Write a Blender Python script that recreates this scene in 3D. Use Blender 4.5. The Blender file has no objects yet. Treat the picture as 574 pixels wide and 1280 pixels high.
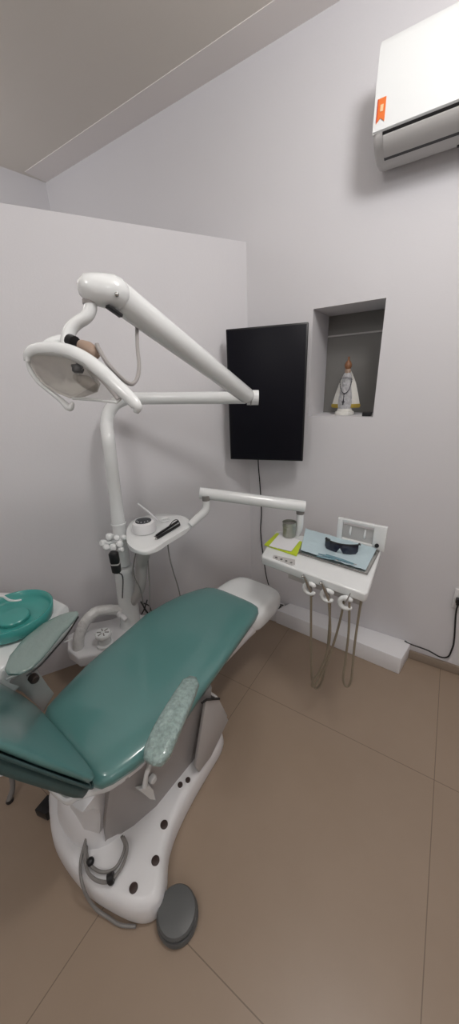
import bpy, bmesh, math, random
from mathutils import Vector, Matrix
from math import sin, cos, pi, radians
random.seed(4)
SC = bpy.context.scene
COL = SC.collection

# ---------------------------------------------------------------- camera
FPX = 414.16
PITCH, ROLL = radians(20.97), radians(2.296)
CAM = Vector((0, 0, 1.6))
F = Vector((0, cos(PITCH), -sin(PITCH)))
R0 = Vector((1, 0, 0)); D0 = Vector((0, -sin(PITCH), -cos(PITCH)))
RX = cos(ROLL)*R0 + sin(ROLL)*D0
DY = -sin(ROLL)*R0 + cos(ROLL)*D0
cd = bpy.data.cameras.new('camera'); cam = bpy.data.objects.new('camera', cd); COL.objects.link(cam)
cd.sensor_fit = 'HORIZONTAL'; cd.sensor_width = 36; cd.lens = 36*FPX/574; cd.clip_start = .02
cam.matrix_world = Matrix(((RX.x, -DY.x, -F.x, CAM.x), (RX.y, -DY.y, -F.y, CAM.y), (RX.z, -DY.z, -F.z, CAM.z), (0, 0, 0, 1)))
SC.camera = cam
# ---------------------------------------------------------------- world, lamps and fill lights, exposure
w = bpy.data.worlds.new('world'); SC.world = w; w.use_nodes = True
w.node_tree.nodes['Background'].inputs[0].default_value = (.8, .85, 1, 1)
w.node_tree.nodes['Background'].inputs[1].default_value = .05
SC.view_settings.view_transform = 'Standard'; SC.view_settings.look = 'None'
SC.view_settings.gamma = 1; SC.view_settings.use_curve_mapping = False
SC.view_settings.exposure = 0.04
def bulb(loc, power, r=.15, color=(1, .985, .985)):
    l = bpy.data.lights.new('ceiling_or_fill_light', 'POINT'); l.shadow_soft_size = r; l.energy = power; l.color = color
    o = bpy.data.objects.new('ceiling_or_fill_light', l); COL.objects.link(o); o.location = loc; return o  # serves the ceiling lamps and the added fill lights alike
bulb((0.55, 0.55, 2.76), 30)
bulb((-1.0, -.2, 2.76), 16)
bulb((.9, -1.7, 2.76), 14)  # fill light added to soften the shadows, no known lamp here
bulb((-1.0, -1.9, 2.76), 12)  # another added fill, not a lamp of the room
bulb((-1.9, 2.0, 2.76), 8)  # fill added beyond the partition, no known lamp

# ---------------------------------------------------------------- surveying helpers
AZ = radians(-56.79)
U = Vector((sin(AZ), cos(AZ), 0)); N = Vector((U.y, -U.x, 0))         # along the right wall (towards the far corner) / into that wall
W0 = Vector((1.235, 1.455, 0)); WN = W0.dot(N)
AZ2 = radians(64.2); PU = Vector((-sin(AZ2), -cos(AZ2), 0)); PN = Vector((-cos(AZ2), sin(AZ2), 0))
K0 = Vector((0.147, 2.167, 0))
Z = Vector((0, 0, 1))
def ray(x, y): return F + RX*((x-287)/FPX) + DY*((y-640)/FPX)
def at(x, y, z):
    r = ray(x, y); return CAM + r*((z-CAM.z)/r.z)
def deep(x, y, d): return CAM + ray(x, y)*d
def wall(x, y, off=0.0):
    r = ray(x, y); return CAM + r*((WN-off)/r.dot(N))
def vert(x, y, b):
    r = ray(x, y); k = math.hypot(b[0], b[1])/math.hypot(r.x, r.y); return CAM + r*k
def wl(u, off, z): return W0 + U*u - N*off + Z*z
CO = Vector((-.53, .77, 0)); CA = Vector((.62, .785, 0)).normalized(); CB = Vector((CA.y, -CA.x, 0))
def ch(a, b, z): return CO + CA*a + CB*b + Z*z

# ---------------------------------------------------------------- materials
def mat(name, col, rough=.5, metal=0, spec=.5, bump=0, bscale=50, var=0, vscale=6, coat=0, trans=0, alpha=1, ior=1.45, emit=None):
    m = bpy.data.materials.new(name); m.use_nodes = True; nt = m.node_tree; b = nt.nodes['Principled BSDF']
    b.inputs['Base Color'].default_value = (*col, 1); b.inputs['Roughness'].default_value = rough
    b.inputs['Metallic'].default_value = metal; b.inputs['Specular IOR Level'].default_value = spec
    b.inputs['Coat Weight'].default_value = coat; b.inputs['Coat Roughness'].default_value = .08
    b.inputs['Transmission Weight'].default_value = trans; b.inputs['IOR'].default_value = ior; b.inputs['Alpha'].default_value = alpha
    tc = nt.nodes.new('ShaderNodeTexCoord')
    if var:
        n = nt.nodes.new('ShaderNodeTexNoise'); n.inputs['Scale'].default_value = vscale; n.inputs['Detail'].default_value = 4
        nt.links.new(tc.outputs['Object'], n.inputs['Vector'])
        mx = nt.nodes.new('ShaderNodeMixRGB'); mx.inputs[1].default_value = (*[c*(1-var) for c in col], 1)
        mx.inputs[2].default_value = (*[min(1, c*(1+var)) for c in col], 1)
        nt.links.new(n.outputs['Fac'], mx.inputs[0]); nt.links.new(mx.outputs[0], b.inputs['Base Color'])
    if bump:
        n = nt.nodes.new('ShaderNodeTexNoise'); n.inputs['Scale'].default_value = bscale; n.inputs['Detail'].default_value = 3
        nt.links.new(tc.outputs['Object'], n.inputs['Vector'])
        bp = nt.nodes.new('ShaderNodeBump'); bp.inputs['Strength'].default_value = bump; bp.inputs['Distance'].default_value = .01
        nt.links.new(n.outputs['Fac'], bp.inputs['Height']); nt.links.new(bp.outputs[0], b.inputs['Normal'])
    return m
M = dict(
    wall=mat('wall paint', (.70, .69, .71), .75, var=.015, vscale=3, bump=.05, bscale=120),
    ceil=mat('ceiling paint', (.76, .715, .655), .8, var=.015, vscale=3),
    strip=mat('ceiling border paint', (.86, .82, .80), .8, var=.01),
    base=mat('skirting tile', (.30, .24, .19), .35, var=.06, vscale=10),
    white=mat('white enamel', (.80, .82, .82), .22, coat=.4, var=.01),
    white2=mat('white moulded plastic', (.78, .78, .79), .3, coat=.2, var=.01),
    grey=mat('warm grey plastic', (.36, .34, .33), .4, var=.02),
    grey2=mat('pale grey plastic', (.47, .45, .44), .38, var=.02),
    hosegrey=mat('grey hose rubber', (.22, .21, .20), .4, var=.04),
    hosetan=mat('tan grey silicone hose', (.27, .23, .17), .45, var=.05, vscale=40),
    wrap=mat('clinging clear film on white hose', (.66, .66, .65), .18, bump=.8, bscale=45, coat=.6),
    teal=mat('teal vinyl', (.105, .26, .25), .3, coat=.8, var=.04, vscale=4, bump=.03, bscale=14),
    teald=mat('dark teal vinyl', (.05, .10, .10), .45, var=.05),
    bowl=mat('turquoise plastic', (.065, .35, .32), .25, coat=.3, var=.03),
    film=mat('wrinkled film with painted glints over teal pad', (.29, .39, .37), .12, bump=1.0, bscale=60, coat=1, var=.5, vscale=85),  # strong colour noise paints the pale sparkle of the film
    film2=mat('clear film over grey green pad', (.24, .32, .30), .14, bump=.5, bscale=22, coat=1, var=.08, vscale=12),
    black=mat('black plastic', (.012, .012, .013), .35),
    screen=mat('black screen', (.007, .007, .011), .42, spec=.15),
    dark=mat('dark brown rubber', (.045, .028, .024), .5),
    chrome=mat('steel', (.55, .55, .53), .25, metal=1, var=.05, vscale=40),
    cup=mat('brushed cup metal', (.42, .43, .38), .32, metal=.85, bump=.5, bscale=60, var=.25, vscale=25),
    lime=mat('lime green card', (.50, .62, .03), .5, var=.03),
    paper=mat('white paper', (.78, .78, .80), .6, bump=.3, bscale=30),
    blue=mat('pale blue paper napkin', (.52, .65, .70), .6, bump=.5, bscale=25, var=.05, vscale=12),
    bluet=mat('blue tinted pouch', (.16, .30, .36), .25, coat=.5, bump=.6, bscale=50),
    lens=mat('smoked lens', (.015, .018, .035), .08, coat=.5),
    gold=mat('gold paint', (.45, .33, .06), .4, metal=.4),
    statue=mat('white glazed cloth', (.75, .74, .70), .4, bump=.5, bscale=70, var=.05, vscale=50),
    robe=mat('silver grey patterned robe', (.50, .50, .52), .35, bump=.8, bscale=120, var=.35, vscale=90),
    crown=mat('brown gilded crown', (.26, .12, .06), .4, var=.2, vscale=60),
    bead=mat('dark beads', (.02, .02, .03), .3),
    orange=mat('orange sticker', (.80, .18, .03), .5), red=mat('red sticker edge', (.55, .05, .03), .5), cream=mat('cream print', (.85, .6, .35), .5),
    brass=mat('tan lamp cap', (.36, .26, .20), .4, var=.1, vscale=50),
    foot=mat('grey foot control', (.11, .115, .115), .4, var=.03),
    brass2=mat('frosted warm shield', (.55, .50, .45), .3, alpha=.7),
    reflect=mat('lamp reflector', (.88, .84, .79), .14, metal=.0, alpha=.62, var=.06, vscale=25, bump=.5, bscale=22),
    acgrey=mat('air conditioner louvre grey', (.50, .49, .48), .4),
    mesh=mat('perforated dark top', (.04, .045, .05), .5),
    rubble=mat('tangled dark bits', (.08, .075, .075), .4, var=.8, vscale=60, bump=1, bscale=80),
)
g = bpy.data.materials.new('clear acrylic'); g.use_nodes = True; nt = g.node_tree
tr = nt.nodes.new('ShaderNodeBsdfTransparent'); gl = nt.nodes.new('ShaderNodeBsdfGlossy'); gl.inputs['Roughness'].default_value = .08
mx = nt.nodes.new('ShaderNodeMixShader'); mx.inputs[0].default_value = .08; tr.inputs[0].default_value = (.93, .93, .92, 1)
nt.links.new(tr.outputs[0], mx.inputs[1]); nt.links.new(gl.outputs[0], mx.inputs[2]); nt.links.new(mx.outputs[0], nt.nodes['Material Output'].inputs[0])
M['glass'] = g
# floor: large polished beige tiles
fm = bpy.data.materials.new('beige porcelain tiles'); fm.use_nodes = True; nt = fm.node_tree; b = nt.nodes['Principled BSDF']
tc = nt.nodes.new('ShaderNodeTexCoord'); br = nt.nodes.new('ShaderNodeTexBrick'); br.offset = 0; br.squash = 1
for k, v in {'Scale': 1, 'Brick Width': .9, 'Row Height': .9, 'Mortar Size': .0018, 'Mortar Smooth': .2, 'Bias': 0}.items(): br.inputs[k].default_value = v
n1 = nt.nodes.new('ShaderNodeTexNoise'); n1.inputs['Scale'].default_value = 2.2; n1.inputs['Detail'].default_value = 6; n1.inputs['Roughness'].default_value = .6
cr = nt.nodes.new('ShaderNodeMixRGB'); cr.inputs[1].default_value = (.300, .225, .165, 1); cr.inputs[2].default_value = (.375, .290, .220, 1)
nt.links.new(tc.outputs['Object'], br.inputs['Vector']); nt.links.new(tc.outputs['Object'], n1.inputs['Vector'])
nt.links.new(n1.outputs['Fac'], cr.inputs[0]); nt.links.new(cr.outputs[0], br.inputs['Color1']); nt.links.new(cr.outputs[0], br.inputs['Color2'])
br.inputs['Mortar'].default_value = (.20, .15, .11, 1)
nt.links.new(br.outputs['Color'], b.inputs['Base Color']); b.inputs['Roughness'].default_value = .33; b.inputs['Specular IOR Level'].default_value = .45
M['floor'] = fm

# ---------------------------------------------------------------- mesh helpers
def wloc(o):
    v = Vector((0, 0, 0))
    while o: v += Vector(o.location); o = o.parent
    return v
def obj(name, bm, m, parent=None, sharp=40, sub=0, loc=None):
    me = bpy.data.meshes.new(name)
    bmesh.ops.recalc_face_normals(bm, faces=bm.faces)
    org = wloc(parent) if parent else (Vector(loc) if loc is not None else Vector((0, 0, 0)))
    if parent is None and loc is None:
        zs = [v.co.z for v in bm.verts]; c = sum((v.co for v in bm.verts), Vector())/len(bm.verts); org = Vector((c.x, c.y, min(zs)))
    bmesh.ops.translate(bm, verts=bm.verts, vec=-org)
    bm.to_mesh(me); bm.free()
    for p in me.polygons: p.use_smooth = True
    me.set_sharp_from_angle(angle=radians(sharp))
    me.materials.append(m if not isinstance(m, str) else M[m])
    o = bpy.data.objects.new(name, me); COL.objects.link(o)
    if parent: o.parent = parent
    else: o.location = org
    if sub: s = o.modifiers.new('subdivision', 'SUBSURF'); s.levels = sub; s.render_levels = sub
    return o
def tag(o, label, cat, group=None):
    o['label'] = label; o['category'] = cat
    if group: o['group'] = group
    return o
def thing(name, label, cat, loc, group=None):
    o = bpy.data.objects.new(name, None); COL.objects.link(o); o.location = loc; o.empty_display_size = .1
    return tag(o, label, cat, group)
def struct(o): o['kind'] = 'structure'; return o
def NB(): return bmesh.new()
def box(bm, c, ax, ay, az, bev=0, seg=2):
    """c centre, ax ay az half-extent vectors"""
    c = Vector(c); ax, ay, az = Vector(ax), Vector(ay), Vector(az); vs = []
    for sx in (-1, 1):
        for sy in (-1, 1):
            for sz in (-1, 1): vs.append(bm.verts.new(c+ax*sx+ay*sy+az*sz))
    fs = [bm.faces.new([vs[i] for i in q]) for q in ((0, 1, 3, 2), (4, 6, 7, 5), (0, 4, 5, 1), (2, 3, 7, 6), (0, 2, 6, 4), (1, 5, 7, 3))]
    if bev:
        es = list({e for f in fs for e in f.edges})
        bmesh.ops.bevel(bm, geom=es, offset=bev, segments=seg, profile=.5, affect='EDGES')
    return bm
def prism(bm, pts, ext, bev=0, seg=2):
    pts = [Vector(p) for p in pts]; ext = Vector(ext)
    lo = [bm.verts.new(p) for p in pts]; hi = [bm.verts.new(p+ext) for p in pts]; n = len(pts)
    fs = [bm.faces.new(lo), bm.faces.new(hi)]
    for i in range(n): fs.append(bm.faces.new((lo[i], lo[(i+1) % n], hi[(i+1) % n], hi[i])))
    if bev:
        es = list(set(fs[0].edges) | set(fs[1].edges))
        bmesh.ops.bevel(bm, geom=es, offset=bev, segments=seg, profile=.5, affect='EDGES')
    return bm
def rings(bm, rs, cap=True, closed=False):
    vv = [[bm.verts.new(p) for p in r] for r in rs]; n = len(vv[0]); m = len(vv)
    for i in range(m if closed else m-1):
        a, b_ = vv[i], vv[(i+1) % m]
        for j in range(n): bm.faces.new((a[j], a[(j+1) % n], b_[(j+1) % n], b_[j]))
    if cap and not closed: bm.faces.new(vv[0]); bm.faces.new(vv[-1])
    return bm
def crom(pts, per=6):
    pts = [Vector(p) for p in pts]; out = []
    P = [2*pts[0]-pts[1]]+pts+[2*pts[-1]-pts[-2]]
    for i in range(1, len(P)-2):
        for k in range(per):
            t = k/per; a, b_, c, d = P[i-1], P[i], P[i+1], P[i+2]
            out.append(.5*((2*b_)+(c-a)*t+(2*a-5*b_+4*c-d)*t*t+(3*b_-a-3*c+d)*t**3))
    out.append(pts[-1]); return out
def tube(bm, pts, r, n=12, smooth=0, flat=None, closed=False, ends=False):
    """r float or list of radii; flat=(direction, factor) squashes the section"""
    base = [Vector(p) for p in pts]
    if smooth:
        if isinstance(r, (list, tuple)):
            rr = crom([Vector((x, 0, 0)) for x in r], smooth); r = [v.x for v in rr]
        base = crom(base, smooth)
    m = len(base); R = r if isinstance(r, (list, tuple)) else [r]*m
    rs = []; up = None
    for i, p in enumerate(base):
        a = base[(i-1) % m if closed else max(0, i-1)]; b_ = base[(i+1) % m if closed else min(m-1, i+1)]
        t = (b_-a).normalized()
        if up is None:
            up = t.orthogonal().normalized()
            if flat: up = (Vector(flat[0])-t*Vector(flat[0]).dot(t)).normalized()
        up = (up-t*up.dot(t)).normalized()
        if flat: up = (Vector(flat[0])-t*Vector(flat[0]).dot(t)).normalized()
        s = t.cross(up); f_ = flat[1] if flat else 1
        rs.append([p+(up*cos(2*pi*k/n)*f_+s*sin(2*pi*k/n))*R[i] for k in range(n)])
    if ends and not closed:   # rounded ends
        def dome(p, t, ring, r0):
            out = []
            for q in (30, 60, 80): out.append([p+(v-p)*cos(radians(q))+t*r0*sin(radians(q)) for v in ring])
            return out
        a0 = dome(base[0], (base[0]-base[1]).normalized(), rs[0], R[0])[::-1]; a1 = dome(base[-1], (base[-1]-base[-2]).normalized(), rs[-1], R[-1])
        rs = a0+rs+a1
    return rings(bm, rs, True, closed)
def lathe(bm, c, prof, n=28, ax=None, ell=(1, 1), xdir=None):
    """prof: list of (radius, height) along axis"""
    ax = (Vector(ax) if ax is not None else Z).normalized(); x = Vector(xdir) if xdir is not None else ax.orthogonal(); x = (x-ax*x.dot(ax)).normalized(); y = ax.cross(x); c = Vector(c)
    return rings(bm, [[c+ax*h+x*(r*ell[0]*cos(2*pi*k/n))+y*(r*ell[1]*sin(2*pi*k/n)) for k in range(n)] for r, h in prof])
def ball(bm, c, r, n=14, sc=(1, 1, 1), ax=None):
    prof = [(max(r*sin(pi*i/10), .0004), -r*cos(pi*i/10)*sc[2]) for i in range(11)]
    return lathe(bm, c, prof, n, ax)
def sring(c, hx, hy, e=3.0, n=24):
    """superellipse ring; hx, hy half-axis vectors"""
    out = []
    for k in range(n):
        t = 2*pi*k/n; ct, st = cos(t), sin(t)
        out.append(Vector(c)+Vector(hx)*(abs(ct)**(2/e)*(1 if ct >= 0 else -1))+Vector(hy)*(abs(st)**(2/e)*(1 if st >= 0 else -1)))
    return out

# ================================================================ STRUCTURE
H = 2.995
P1 = wl(2.93, 0, 0); P2 = wl(-2.4, 0, 0); P3 = P2-N*4.2; P4 = Vector((-3.6, -2.6, 0))
bk = (at(0, 211, H)-at(54, 230, H)).normalized(); P5 = P1+Vector((bk.x, bk.y, 0))*3.2
poly = [P1, P2, P3, P4, P5]
ang = math.atan2(U.y, U.x)
me = NB(); s = 7
fl = bmesh.new()
c4 = [(-s, -s), (s, -s), (s, s), (-s, s)]
A_ = at(543, 975, 0)                     # a joint crossing of the tiles
vs = [fl.verts.new((x, y, 0)) for x, y in c4]+[fl.verts.new((x, y, -.1)) for x, y in c4]
for q in ((0, 1, 2, 3), (7, 6, 5, 4), (0, 4, 5, 1), (1, 5, 6, 2), (2, 6, 7, 3), (3, 7, 4, 0)): fl.faces.new([vs[i] for i in q])
fo = struct(obj('floor', fl, 'floor', loc=(0, 0, 0))); fo.location = (A_.x, A_.y, 0); fo.rotation_euler = (0, 0, ang)
cb = NB(); prism(cb, [p+Z*H for p in poly], Z*.1); struct(obj('ceiling', cb, 'ceil'))
def wallseg(name, a, b_, outn):
    bm = NB(); prism(bm, [a, b_, b_+Z*H, a+Z*H], outn*.12); return struct(obj(name, bm, 'wall'))
# right wall with the niche cut in it
NU0, NU1, NZ0, NZ1, ND = .567, .912, 1.416, 1.947, .27
bm = NB(); us = [-2.4, NU0, NU1, 2.93]; zs = [0, NZ0, NZ1, H]
gv = {(i, j, k): bm.verts.new(wl(us[i], -.33*k, zs[j])) for i in range(4) for j in range(4) for k in range(2)}
for i in range(3):
    for j in range(3):
        if (i, j) == (1, 1): continue
        for k in range(2): bm.faces.new([gv[i, j, k], gv[i+1, j, k], gv[i+1, j+1, k], gv[i, j+1, k]])
for a, b_ in (((1, 1), (2, 1)), ((2, 1), (2, 2)), ((2, 2), (1, 2)), ((1, 2), (1, 1))):
    bm.faces.new([gv[a[0], a[1], 0], gv[b_[0], b_[1], 0], gv[b_[0], b_[1], 1], gv[a[0], a[1], 1]])
for a, b_ in (((0, 0), (3, 0)), ((3, 0), (3, 3)), ((3, 3), (0, 3)), ((0, 3), (0, 0))):
    rng = lambda p, q: [(p[0]+(i if q[0] > p[0] else -i if q[0] < p[0] else 0), p[1]+(i if q[1] > p[1] else -i if q[1] < p[1] else 0)) for i in range(4)]
    L_ = rng(a, b_)
    for p, q in zip(L_, L_[1:]): bm.faces.new([gv[p[0], p[1], 0], gv[q[0], q[1], 0], gv[q[0], q[1], 1], gv[p[0], p[1], 1]])
struct(obj('wall_right', bm, 'wall', loc=(0, 0, 0)))
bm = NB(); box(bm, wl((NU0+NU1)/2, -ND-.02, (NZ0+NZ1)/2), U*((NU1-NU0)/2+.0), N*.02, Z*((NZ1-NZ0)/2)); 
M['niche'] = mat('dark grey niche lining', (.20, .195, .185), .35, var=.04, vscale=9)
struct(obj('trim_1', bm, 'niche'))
bm = NB(); box(bm, wl((NU0+NU1)/2, -ND+.004, NZ1-.105), U*((NU1-NU0)/2), N*.004, Z*.004); struct(obj('trim_2', bm, 'acgrey'))
wallseg('wall_rear', P3, P2, (P2-P3).cross(Z).normalized())
wallseg('wall_back', P4, P3, (P3-P4).cross(Z).normalized())
wallseg('wall_left', P5, P4, (P4-P5).cross(Z).normalized())
wallseg('wall_far', P1, P5, (P5-P1).cross(Z).normalized())
# low partition, 2.31 m high, meeting the right wall at an obtuse corner
bm = NB(); prism(bm, [K0-PU*.02, K0+PU*2.35, K0+PU*2.35+PN*.10, K0+PN*.10-PU*.02], Z*2.31, bev=.004); struct(obj('wall_partition', bm, 'wall'))
# ceiling border along the right wall
q0, q1 = at(54, 211, H), at(160, 135, H); d0 = (WN-q0.dot(N)); d1 = (WN-q1.dot(N))
bm = NB(); prism(bm, [wl(2.92, 0, H-.003), wl(-2.3, 0, H-.003), wl(-2.3, .15, H-.003), wl(2.92, .15, H-.003)], Z*.003); struct(obj('trim_3', bm, 'strip'))
# skirting
bm = NB(); box(bm, wl(-.65, .006, .03), U*1.7, N*.006, Z*.028, .002); struct(obj('baseboard_right', bm, 'base'))

# ================================================================ BOXED PIPE COVER on the floor
bm = NB(); prism(bm, [wl(.205, .001, .0), wl(.238, .172, 0), wl(1.038, .118, 0), wl(.985, .001, 0)], Z*.112, bev=.003)
M['white3'] = mat('white gloss board', (.86, .86, .88), .35)
tag(obj('pipe_cover', bm, 'white3'), 'long low white boxed cover on the floor against the wall', 'pipe cover')
# dark floor box in the corner
t = thing('floor_socket_box', 'small open floor box with dark tangled bits in the corner behind the white boxed cover', 'floor box', wl(1.065, .05, 0))
bm = NB(); c = wl(1.066, .056, 0)
for dx, dy, ex, ey in ((.04, 0, .005, .05), (-.04, 0, .005, .05), (0, .05, .04, .005), (0, -.05, .04, .005)): box(bm, c+U*dx+N*dy+Z*.045, U*ex, N*ey, Z*.045, .001)
obj('rim', bm, 'white2', t)
bm = NB()
for i in range(46):
    p = c+U*random.uniform(-.024, .024)+N*random.uniform(-.03, .03)+Z*random.uniform(.04, .105); v = Vector((random.uniform(-1, 1), random.uniform(-1, 1), random.uniform(-.3, .3))).normalized()
    tube(bm, [p-v*.02, p+Z*.008, p+v*.02], .004, 6)
obj('cable_tangle', bm, 'rubble', t)

# ================================================================ TELEVISION
tc0 = wall(332, 497, .17); ta = radians(-72); TU = Vector((sin(ta), cos(ta), 0)); TN = Vector((TU.y, -TU.x, 0)); hw, hh = .214, .347
def tvp(a, d, z): return tc0+TU*a+TN*d+Z*z
t = thing('television', 'large black flat television hung upright on the wall beside the niche', 'television', tvp(0, 0, -hh))
bm = NB(); box(bm, tvp(0, .012, 0), TU*hw, TN*.012, Z*hh, .004); obj('bezel', bm, 'black', t)
bm = NB(); box(bm, tvp(0, -.0005, 0), TU*(hw-.008), TN*.0012, Z*(hh-.008), .0005); obj('screen', bm, 'screen', t)
bm = NB(); box(bm, tvp(0, .04, 0), TU*(hw*.6), TN*.018, Z*(hh*.5), .01); obj('rear_housing', bm, 'black', t)
bm = NB(); box(bm, tvp(-.02, .10, 0), TU*.03, TN*.045, Z*.07, .004); box(bm, Vector((tc0.x, tc0.y, tc0.z))+N*.163-U*.03, U*.06, N*.006, Z*.10, .002); obj('wall_bracket', bm, 'black', t)
def cable(name, pts, r, m, label=None, cat='cable', parent=None, group=None, n=8, sm=6):
    bm = NB(); tube(bm, pts, r, n, smooth=sm); o = obj(name, bm, m, parent)
    if label: tag(o, label, cat, group)
    return o
cable('television_cable', [wall(323, 560, .03), wall(323, 580, .02), wall(325, 605, .012), wall(327, 640, .008), wall(326, 665, .008), wall(330, 700, .008), wall(335, 728, .008), wall(345, 748, .012)], .0035, 'black',
      'thin dark cable hanging down the wall below the television', 'cable')

# ================================================================ NICHE CONTENT
sb = (wall(430.5, 517, -.12)); sb.z = NZ0
t = thing('saint_statue', 'small white robed statue with gold hem and brown crown standing in the wall niche', 'statue', sb)
X = U*-1; Y = -N                          # X to the right in the picture, Y towards the room
def sp(x, y, z): return sb+X*x+Y*y+Z*z
bm = NB(); lathe(bm, sb, [(.045, .0005), (.047, .006), (.044, .016), (.036, .02), (.034, .03)], 24); obj('plinth', bm, 'statue', t)
bm = NB(); lathe(bm, sb+Z*.028, [(.034, 0), (.036, .02), (.033, .06), (.027, .10), (.024, .13), (.022, .15), (.016, .165), (.012, .172)], 20, ell=(1, .7), xdir=X); obj('robe', bm, 'robe', t)
for s_ in (-1, 1):                        # mantle halves
    bm = NB(); rs = []
    for z, a, b_ in ((.05, .022, .062), (.055, .022, .066), (.10, .020, .055), (.15, .015, .040), (.19, .008, .022), (.205, .003, .012)):
        rs.append([sp(s_*a, .012, z), sp(s_*(a+b_)/2, .004, z-.004), sp(s_*b_, -.012, z-.002), sp(s_*b_*.93, -.018, z), sp(s_*(a+b_)/2, -.006, z), sp(s_*a*.9, .006, z)])
    rings(bm, rs); mo = obj('mantle', bm, 'statue', t)
    bm = NB(); rs = []
    for z, f_ in ((.034, .98), (.042, 1.06), (.052, 1.02)):
        a, b_ = .021*f_, .067*f_; rs.append([sp(s_*a, .014, z), sp(s_*(a+b_)/2, .007, z), sp(s_*b_, -.010, z), sp(s_*b_*.93, -.02, z), sp(s_*(a+b_)/2, -.009, z), sp(s_*a*.9, .004, z)])
    rings(bm, rs); obj('gold_hem', bm, 'gold', mo)
bm = NB(); lathe(bm, sb+Z*.2, [(.012, -.01), (.015, 0), (.014, .012), (.009, .018)], 16, ell=(1, .8), xdir=X); obj('head', bm, 'brass', t)
bm = NB(); lathe(bm, sb+Z*.212, [(.011, 0), (.016, .01), (.017, .02), (.012, .032), (.005, .040), (.004, .046), (.006, .05), (.002, .056)], 16); obj('crown', bm, 'crown', t)
bm = NB(); lp = []
for i in range(29):
    a = pi*i/28; lp.append(sp(-.027*cos(a), .02+.006*sin(a), .165-.062*sin(a)))
lp += [sp(.024, .016, .172), sp(0, .022, .174), sp(-.024, .016, .172)]
for p in lp: ball(bm, p, .0022, 6)
tube(bm, lp, .0011, 5, closed=True)
for z in (.097, .089, .081, .073): ball(bm, sp(-.002, .027, z), .0022, 6)
tube(bm, [sp(-.002, .027, .105), sp(-.002, .028, .07)], .0011, 5)
box(bm, sp(-.003, .028, .061), X*.002, Y*.0015, Z*.012); box(bm, sp(-.003, .028, .064), X*.007, Y*.0015, Z*.002)
t.scale = (1.15, 1.15, 1.13)
ro = obj('rosary', bm, 'bead', loc=sb); ro.scale = (1.15, 1.15, 1.13)
tag(ro, 'dark bead rosary draped around the white statue', 'rosary')
q = wall(459, 517, -.05); q.z = NZ0
t = thing('small_black_box', 'small black box in the right corner of the niche floor', 'box', q)
bm = NB(); box(bm, q+Z*.011, U*.022, N*.016, Z*.0105, .003); obj('body', bm, 'black', t)
bm = NB(); box(bm, q+Z*.0225, U*.018, N*.012, Z*.001, .0005); obj('lid', bm, 'dark', t)

# ================================================================ AIR CONDITIONER
aL, aR = .640, -.21
t = thing('air_conditioner', 'white split air conditioner mounted high on the wall', 'air conditioner', wl((aL+aR)/2, .1, 2.40))
prof = [(0.0, 2.412), (.05, 2.392), (.11, 2.386), (.16, 2.398), (.195, 2.418), (.207, 2.44), (.208, 2.56), (.200, 2.66), (.18, 2.685), (.0, 2.69)]
low = [p for p in prof if p[1] <= 2.48]
bm = NB()
rs = []
for u_, sc in ((aL, .96), (aL-.012, 1), (aR+.012, 1), (aR, .96)):
    rs.append([wl(u_, o_*sc, 2.54+(z_-2.54)*sc) for o_, z_ in prof])
rings(bm, rs); obj('housing', bm, 'acgrey', t, sharp=50)
bm = NB(); fp = [(.207, 2.440), (.214, 2.444), (.215, 2.56), (.207, 2.665), (.19, 2.69), (.183, 2.686), (.199, 2.66), (.207, 2.56)]
rings(bm, [[wl(u_, o_, z_) for o_, z_ in fp] for u_ in (aL+.002, aR-.002)]); fpan = obj('front_panel', bm, 'white', t)
PL_ = [Vector(p) for p in ((.207, 2.440), (.195, 2.418), (.16, 2.398), (.11, 2.386))]
def acp(f_):  # point on the curved underside
    k = max(0, min(2, int(f_*3))); return PL_[k].lerp(PL_[k+1], f_*3-k)
bm = NB(); dn = Vector((.53, -.85))*.004
pl = [acp(f_)+dn*.2 for f_ in (.12, .33, .5, .66, .78)]+[acp(f_)+dn*1.2 for f_ in (.78, .66, .5, .33, .12)]
rings(bm, [[wl(u_, p.x, p.y) for p in pl] for u_ in (aL-.035, aR+.035)]); obj('louvre', bm, 'acgrey', t)
for nm, f0, f1 in (('slot', .0, .10), ('slot', .80, .88)):
    bm = NB(); pl = [acp(f0)-dn*.3, acp(f1)-dn*.3, acp(f1)+dn*.5, acp(f0)+dn*.5]
    rings(bm, [[wl(u_, p.x, p.y) for p in pl] for u_ in (aL-.032, aR+.032)]); obj(nm, bm, 'black', t)
bm = NB(); box(bm, wl(aL-.28, .055, 2.390), U*.012, N*.006, Z*.003, .001); obj('latch', bm, 'black', t)
s0 = wall(476.5, 140, .215); su = (s0-W0).dot(U)
zb = wall(476, 153, .216).z
bm = NB(); prism(bm, [wl(su+.014, .2155, zb), wl(su, .2155, zb+.012), wl(su-.014, .2155, zb), wl(su-.014, .2155, zb+.065), wl(su+.014, .2155, zb+.065)], -N*.0012)
stk = obj('energy_sticker', bm, 'orange', fpan)
bm = NB(); box(bm, wl(su-.002, .2175, zb+.038), U*.005, N*.0006, Z*.009); obj('sticker_print', bm, 'cream', stk)
bm = NB(); box(bm, wl(su+.0125, .2175, zb+.034), U*.0015, N*.0006, Z*.03); obj('sticker_edge', bm, 'red', stk)
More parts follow.
